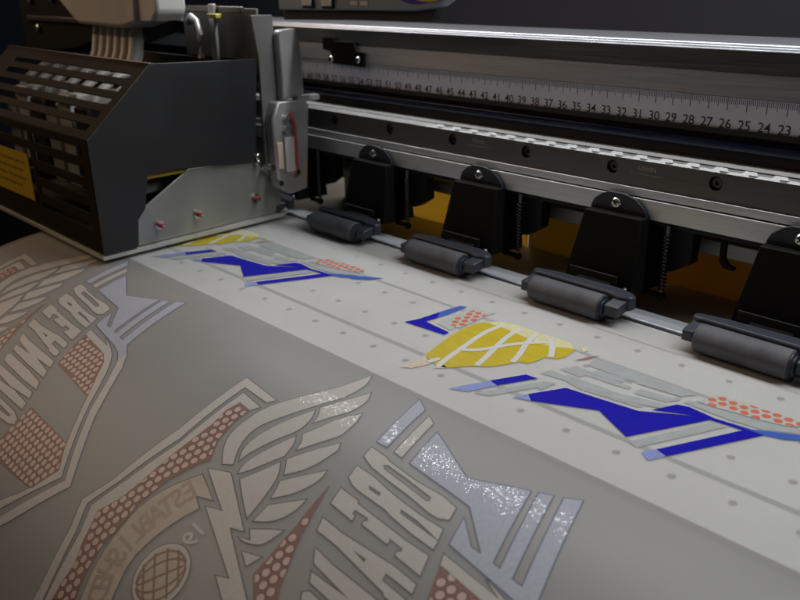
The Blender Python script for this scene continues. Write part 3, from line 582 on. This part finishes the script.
# ------------------------------------------------------------------ pinch roller assemblies
def make_roller():
    root = empty('pinch_roller', (0,0,0))
    q = MB(); q.prism([(-1.56,4.9),(-1.58,5.35),(-1.42,5.72),(-.95,6.12),(-.55,6.28),(.55,6.28),(1.15,6.1),(1.72,5.66),(1.9,5.35),(1.95,4.9)], XZ, 14.12, 14.30, 'blacktab'); q.build('mounting_tab', root, bevel=.03)
    q = MB(); screw_mb(q, 0.03, 14.12, 5.70, .31); q.build('screw', root)
    q = MB()
    # leaning housing: narrow at the top, wider and further forward at the bottom
    top = [(-1.62,13.55),(1.95,13.55),(2.2,15.6),(-1.7,15.6)]; bot = [(-2.35,13.0),(2.15,13.0),(2.45,15.9),(-2.2,15.9)]
    vv = [(x,y,5.2) for x,y in top]+[(x,y,1.0) for x,y in bot]
    q.add(vv, [(0,1,2,3),(7,6,5,4),(0,4,5,1),(1,5,6,2),(2,6,7,3),(3,7,4,0)], 'black')
    q.build('bracket_housing', root, bevel=.06)
    q = MB(); q.box(-1.9, 1.2, 12.86, 12.98, 1.42, 1.9, 'void'); q.box(-.2, 1.0, 12.84, 12.9, 1.36, 1.42, 'dsteel'); q.build('slot_frame', root, bevel=.01)
    q = MB(); screw_mb(q, 1.75, 12.92, 1.25, .16, 'dsteel'); q.build('pivot_screw', root)
    q = MB(); pts = []
    for i in range(170):
        t = i/169; a = t*2*math.pi*15; pts.append((3.05+.20*math.cos(a), 14.6+.20*math.sin(a), 4.4-3.2*t))
    q.tube(pts, .045, 'dsteel', 6); q.cyl((3.05,14.6,4.9),(3.05,14.6,1.0), .12, 'greyplate', 10); q.build('spring', root)
    q = MB(); q.lathe((3.05,14.6,.55),(0,0,1),[(0,0),(.04,.14),(.14,.24),(.28,.27),(.42,.22),(.5,.1),(.55,.08)],'black',18); q.box(1.9,3.0,14.45,14.75,.72,.95,'black'); q.build('spring_foot', root)
    q = MB(); q.prism([(2.5,5.05),(2.5,2.0),(3.2,2.1),(4.2,2.75),(4.2,5.05)], XZ, 15.3, 16.2, 'void'); q.build('hook', root, bevel=.05)
    # roller
    q = MB(); x0, x1 = -2.86, 1.66; r = .73; zc = .81
    q.lathe((x0,10.82,zc),(1,0,0),[(0,.45),(0,r-.05),(.05,r),(x1-x0-.05,r),(x1-x0,r-.05),(x1-x0,.55)],'rubber',44)
    rl = q.build('roller', root)
    q = MB(); q.lathe((x1-.02,10.82,zc),(1,0,0),[(0,.56),(.04,.66),(.1,.66),(.12,.50),(.22,.50),(.24,.42),(.24,0)],'holder',30); q.build('end_cap', rl)
    q = MB(); q.cyl((x0-.1,10.82,zc),(x0+.02,10.82,zc),.42,'void',24); q.build('end_disc', rl)
    # holder: a bar behind the roller with two forks that carry the axle
    q = MB()
    pl = [(-3.7,11.75),(-3.35,11.55),(-3.0,11.62),(1.45,11.62),(2.2,11.35),(2.95,11.5),(3.05,11.95),(2.6,12.35),(1.6,12.6),(-2.2,12.5),(-3.3,12.3),(-3.75,12.05)]
    q.prism(pl, XY, .72, 1.50, 'holder')
    q.build('holder_bar', root, bevel=.13)
    q = MB(); q.prism([(10.5,.55),(10.5,1.1),(10.6,1.18),(11.9,1.35),(12.1,1.2),(12.0,.7)], YZ, x1+.26, x1+1.1, 'holder'); q.build('fork_arm', root, bevel=.06)
    q = MB(); q.prism([(10.5,.55),(10.5,1.12),(11.9,1.3),(12.0,.7)], YZ, x0-.72, x0-.14, 'holder'); q.build('fork_arm', root, bevel=.06)
    q = MB(); q.box(-1.2, .9, 12.4, 14.6, 1.1, 1.5, 'black'); q.build('swing_arm', root, bevel=.05)
    return root
proto = make_roller(); src = [proto]+list(proto.children)
def copy_tree(o, parent=None):
    c = o.copy(); C.objects.link(c); c.parent = parent
    for ch in list(o.children): copy_tree(ch, c)
    return c
copies = []
for i in range(5):
    o = proto if i == 0 else copy_tree(proto)
    copies.append(o)
LB = ['dark end of a pinch roller half hidden behind the silver foot of the carriage',
 'smallest fully visible grey pinch roller, right beside the silver foot of the carriage',
 'second clear grey pinch roller from the carriage, just right of the brightest yellow opening',
 'grey pinch roller just above the end of the printed yellow wing',
 'largest grey pinch roller, at the right edge beside the amber panel']
for i, o in enumerate(copies):
    o.location = ((-60.72+10*i)*S, 0, 0)
    tag(o, LB[i], 'pinch roller', 'pinch rollers lined up under the beam')
hk = MB(); hk.prism([(5.0,.05),(5.0,.35),(3.6,.38),(3.25,.6),(3.1,1.0),(2.95,.95),(2.98,.4),(3.3,.1)], lambda u,v,d:(-25.1+v,d,u), 15.3, 15.6, 'black')
hko = hk.build('cable_hook', bevel=.04); tag(hko, 'small black curved hook hanging under the beam before the amber panel', 'hook')

# ------------------------------------------------------------------ print carriage
car = empty('print_carriage', (-66, 3, .3)); tag(car, 'dark print head carriage with slatted brown front sliding over the film at the left', 'print carriage')
XC = -57.8
q = MB(); q.prism([(1.22,12.5),(9.55,12.22),(8.79,4.9),(6.2,5.05),(3.44,5.39),(0.05,5.34),(-.37,3.2),(-1.0,2.5),(-1.2,.75),(-1.45,.55),(-3.7,.55),(-3.62,8.2)], YZ, XC, XC-.2, 'shell'); part(q, 'side_panel', car, bevel=.05)
q = MB(); q.prism([(-3.72,.55),(-3.72,8.2),(1.2,12.5),(1.25,12.35),(-3.5,8.1),(-3.5,.55)], YZ, XC+.02, XC-.02, 'shell'); part(q, 'panel_flange', car, smooth=False)
# slatted front: flat part, then the part that leans back
def slits(rows, xs): return [rect(a, b, z0, z1) for z0, z1 in rows for a, b in xs]
q = MB(); q.prism(rect(-82, XC-.2, .6, 8.2), XZ, -3.68, -3.55, 'slat', holes=slits([(6.95,7.6),(5.65,6.3),(4.4,5.0),(3.2,3.7),(2.1,2.5)], [(-67.2,-58.9),(-80.5,-67.9)]))
part(q, 'slatted_front', car, bevel=.02)
L_ = math.hypot(1.22+3.65, 12.5-8.2); ua = Vector((0,(1.22+3.65)/L_,(12.5-8.2)/L_)); nn = Vector((0,-ua.z,ua.y))
def SL(u, v, d): p = Vector((0,-3.65,8.2))+ua*v-nn*d; return (u, p.y, p.z)
q = MB(); q.prism(rect(-82, XC-.2, .02, L_), SL, 0, .13, 'slat', holes=slits([(.62,1.12),(1.72,2.25),(2.85,3.4),(3.98,4.5),(5.08,5.5)], [(-78.6,-59.0)]))
part(q, 'slatted_slope', car, bevel=.02)
q = MB().box(-82, XC-.05, 1.15, 1.3, 12.42, 12.56, 'dsteel'); part(q, 'top_edge', car, bevel=.03)
# the pale dampers and tubes seen through the slits
q = MB()
for k in range(7):
    x = -60.5-k*2.6; q.box(x-2.0, x, -1.2, 3.2, 3.4, 8.6+(k%3)*.7, ('pinkbeige','void','whitep')[k%3])
    q.tube([(x-1,-.5,8.8),(x-1.1,.3,10.2),(x-1.3,2.2,11.2),(x-1.2,5,11.6)], .3, 'tube')
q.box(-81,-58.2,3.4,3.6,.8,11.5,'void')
part(q, 'ink_damper_row', car, bevel=.08)
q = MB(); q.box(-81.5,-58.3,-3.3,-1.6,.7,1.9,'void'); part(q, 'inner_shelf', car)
lb = MB().box(-76.5, -68.25, -3.80, -3.74, 2.45, 5.88, 'labely')
for k, (a, b) in enumerate(((-75.8,-69),(-75.6,-69.6),(-75.8,-69.3),(-75.5,-70.2))):
    z = 5.15-k*.62; x = a
    while x < b:
        w_ = random.uniform(.35,.9); lb.box(x, min(b,x+w_), -3.806, -3.80, z-.09, z+.09, 'labelt'); x += w_+.18
lbo = part(lb, 'warning_label', car, smooth=False); tag(lbo, 'yellow warning label with lines of dark print')
# silver foot plate with the red-tipped screws, base rim
q = MB(); q.prism([(-1.35,.62),(-1.1,2.4),(-.45,3.15),(-.2,3.3),(3.3,5.25),(8.9,4.95),(10.9,2.6),(11.15,.95),(10.9,.62)], YZ, XC-.25, XC-.4, 'plate'); part(q, 'foot_plate', car, bevel=.04)
q = MB(); q.prism([(-3.85,.30),(-3.85,.52),(10.8,.60),(11.25,.95),(11.4,.6),(10.9,.30)], YZ, XC+.12, XC-.6, 'rim'); q.box(-82, XC-.6, -3.85, -3.3, .30, .55, 'rim'); part(q, 'base_rim', car, bevel=.04)
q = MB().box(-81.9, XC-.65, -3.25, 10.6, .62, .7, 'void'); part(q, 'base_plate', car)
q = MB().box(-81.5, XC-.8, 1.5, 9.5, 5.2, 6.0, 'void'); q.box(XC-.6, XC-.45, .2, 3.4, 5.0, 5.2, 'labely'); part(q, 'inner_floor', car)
scr = None
for (y, z) in ((.55,1.75),(3.6,1.9),(8.6,2.15)):
    q = MB(); q.cyl((XC-.24,y,z),(XC+.28,y+.05,z+.02),.17,'red',14); q.cyl((XC-.24,y,z),(XC-.12,y,z),.34,'steel',18); q.cyl((XC+.28,y+.05,z+.02),(XC+.36,y+.05,z+.02),.10,'steel',10)
    part(q, 'red_screw', car)
# grey head plate and bearing blocks facing the beam
q = MB(); q.prism([(9.6,4.6),(9.62,12.3),(9.2,15.2),(11.0,15.15),(11.05,14.2),(11.3,9.0),(10.9,2.9),(9.2,4.2)], YZ, XC+.15, XC-.15, 'greyplate'); part(q, 'head_plate', car, bevel=.03)
q = MB(); q.prism([(11.0,9.2),(10.95,13.9),(11.15,14.15),(12.5,14.2),(12.8,13.9),(13.0,9.5)], YZ, XC+.9, XC+.1, 'bracket'); q.prism([(12.3,8.9),(12.3,9.5),(14.6,9.35),(14.6,8.95)], YZ, XC+.8, XC+.1, 'bracket'); part(q, 'upper_mount', car, bevel=.18)
q = MB(); q.prism([(9.9,3.0),(9.75,8.0),(10.3,9.2),(12.9,9.15),(13.2,8.7),(12.7,2.4),(11.0,2.2)], YZ, XC+1.1, XC+.1, 'bracket'); part(q, 'lower_mount', car, bevel=.16)
q = MB(); q.box(XC+1.12, XC+1.3, 10.6, 11.5, 4.0, 6.6, 'pinkbeige'); q.box(XC+1.12, XC+1.25, 9.95, 10.45, 4.3, 6.3, 'beige'); part(q, 'sensor_block', car, bevel=.05)
for (y,z) in ((10.9,8.0),(11.6,3.9),(9.95,3.3),(9.3,4.6),(10.8,7.2)):
    q = MB(); q.cyl((XC+.9,y,z),(XC+1.45,y,z),.22,'steel',16); part(q, 'screw', car)
q = MB(); q.tube([(XC+1.2,11.3,8.3),(XC+1.4,11.5,7.4),(XC+1.3,11.6,6.5),(XC+1.35,11.55,5.0),(XC+1.25,11.6,3.6)], .13, 'red'); part(q, 'red_cable', car)
q = MB()
for (y,z) in ((8.9,5.3),(8.9,4.85)): q.lathe((XC-.05,y,z),(1,0,0),[(0,.22),(.25,.22),(.32,.15),(.32,0)],'steel',18)
part(q, 'corner_screw', car)
# upper works: back plates, hose, ink manifold with ribbed tubes
q = MB(); q.box(-68, XC-.2, 9.9, 10.1, 12.0, 15.6, 'greyplate'); q.box(-62.2,-61.5, 8.6, 8.9, 12.0, 15.9, 'bracket'); q.box(-66.8,-58.4,8.9,9.2,15.3,15.75,'dsteel'); part(q, 'back_plate', car, bevel=.06)
q = MB(); q.tube([(-62.6,7.9,12.2),(-62.3,7.8,13.8),(-62.8,7.9,14.7),(-63.6,8.0,15.0),(-64.2,8.1,14.6)], .28, 'bracket'); part(q, 'silver_hose', car)
q = MB(); q.box(-61.8,-60.6,8.2,8.8,14.95,15.25,'brass'); part(q, 'yellow_fitting', car, bevel=.05)
q = MB(); q.prism([(-79.2,17.2),(-78.6,16.1),(-76.6,14.9),(-75.4,14.3),(-68.0,14.2),(-65.6,14.6),(-65.4,17.2)], XZ, 4.6, 7.4, 'pinkbeige'); part(q, 'ink_manifold', car, bevel=.3)
q = MB(); q.prism([(-67.2,17.2),(-67.0,15.1),(-66.2,14.75),(-63.6,14.8),(-62.9,15.4),(-62.8,17.2)], XZ, 4.9, 7.3, 'whitep'); part(q, 'white_cap', car, bevel=.25)
for k in range(6):
    q = MB(); x = -74.6+k*1.25; q.tube([(x,6,14.6),(x,5.9,13.4),(x+.1,5.6,12.2),(x+.2,5.0,11.0)], .56, 'tube', 14); part(q, 'ink_tube', car)
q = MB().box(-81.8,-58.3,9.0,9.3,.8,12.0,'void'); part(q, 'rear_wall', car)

# ------------------------------------------------------------------ things at the top edge
ho = MB(); ho.prism([(-96,10.5),(-96,19),(-74,19),(-76.5,15.2),(-78.8,12.9),(-83.5,11.9)], XZ, 7.9, 15, 'black'); ho.box(-94,-77.2,7.6,7.95,14.0,14.5,'shell')
hoo = ho.build('machine_housing', bevel=.1); tag(hoo, 'black machine housing with shiny screws in the upper left corner', 'housing')
for x, z in ((-91.9,13.3),(-87.6,16.1),(-92.8,15.9),(-84.5,16.4),(-82.2,16.5)):
    q = MB(); q.lathe((x,7.9,z),(0,-1,0),[(0,.38),(.2,.38),(.3,.28),(.3,0)],'steel',20); q.build('screw', hoo)
tr = empty('carriage_cover', (-50, 15, 15)); tag(tr, 'blue grey cover with pale keys above the left end of the beam', 'cover')
q = MB(); q.prism([(-59.5,15.4),(-59.5,17.2),(-42.4,17.5),(-42.7,16.3),(-43.6,15.85),(-46,15.6)], XZ, 13.0, 14.2, 'tray'); part(q, 'cover_shell', tr, bevel=.1)
q = MB(); q.prism([(-59.5,14.7),(-59.5,15.33),(-46,15.5),(-43.8,15.7),(-44.4,15.0)], XZ, 13.4, 14.2, 'void'); part(q, 'cover_underside', tr, bevel=.05)
for x in (-55.9,-53.7):
    q = MB(); q.box(x-.65,x+.65,12.9,13.02,15.55,16.6,'void'); q.box(x-.5,x+.5,12.72,12.9,15.75,16.5,'knob'); part(q, 'key', tr, bevel=.06)
q = MB()
for x in (-51.0,-50.0):
    q.box(x-.4,x+.35,12.95,13.0,15.85,16.1,'knob'); q.box(x-.4,x+.3,12.95,13.0,16.2,16.45,'knob')
part(q, 'printed_marks', tr, smooth=False)
q = MB(); q.prism(circ(-44.2,16.75,1.75,24,ry=.62), XZ, 12.93, 12.98, 'brass'); q.prism(circ(-45.2,16.6,1.75,24,ry=.62), XZ, 12.96, 12.99, 'cable'); part(q, 'round_sticker', tr)

# ------------------------------------------------------------------ light
w = bpy.data.worlds.new('World'); bpy.context.scene.world = w; w.use_nodes = True
w.node_tree.nodes['Background'].inputs[0].default_value = (.80,.86,1.0,1); w.node_tree.nodes['Background'].inputs[1].default_value = WORLD
def area(name, loc, tgt, sx, sy, power, col):
    l = bpy.data.lights.new(name, 'AREA'); l.shape = 'RECTANGLE'; l.size = sx*S; l.size_y = sy*S; l.energy = power; l.color = col
    o = bpy.data.objects.new(name, l); C.objects.link(o); o.location = Vector(loc)*S
    d = (Vector(tgt)-Vector(loc)).normalized(); o.rotation_euler = d.to_track_quat('-Z', 'Y').to_euler(); return o
for a in LIGHTS: area(*a)

# ------------------------------------------------------------------ camera
cam = bpy.data.cameras.new('camera'); co = bpy.data.objects.new('camera', cam); C.objects.link(co)
r_, u_, f_ = Vector((0.70201445,0.71209575,-0.00976525)), Vector((-0.25870825,0.26777305,0.92809894)), Vector((-0.66351018,0.64901251,-0.37220559))
mt = Matrix((( r_.x,u_.x,-f_.x),(r_.y,u_.y,-f_.y),(r_.z,u_.z,-f_.z))).to_4x4(); mt.translation = Vector((-8.1075,-24.9725,17.425))*S
co.matrix_world = mt
cam.sensor_width = 36; cam.lens = 36*799.726/800; cam.clip_start = .01; cam.clip_end = 20
cam.dof.use_dof = True; cam.dof.focus_distance = .40; cam.dof.aperture_fstop = 14
sc = bpy.context.scene; sc.camera = co
sc.view_settings.view_transform = 'Standard'; sc.view_settings.look = 'None'; sc.view_settings.exposure = EXPO; sc.view_settings.gamma = 1
sc.cycles.max_bounces = 8; sc.cycles.transparent_max_bounces = 12; sc.cycles.use_denoising = True
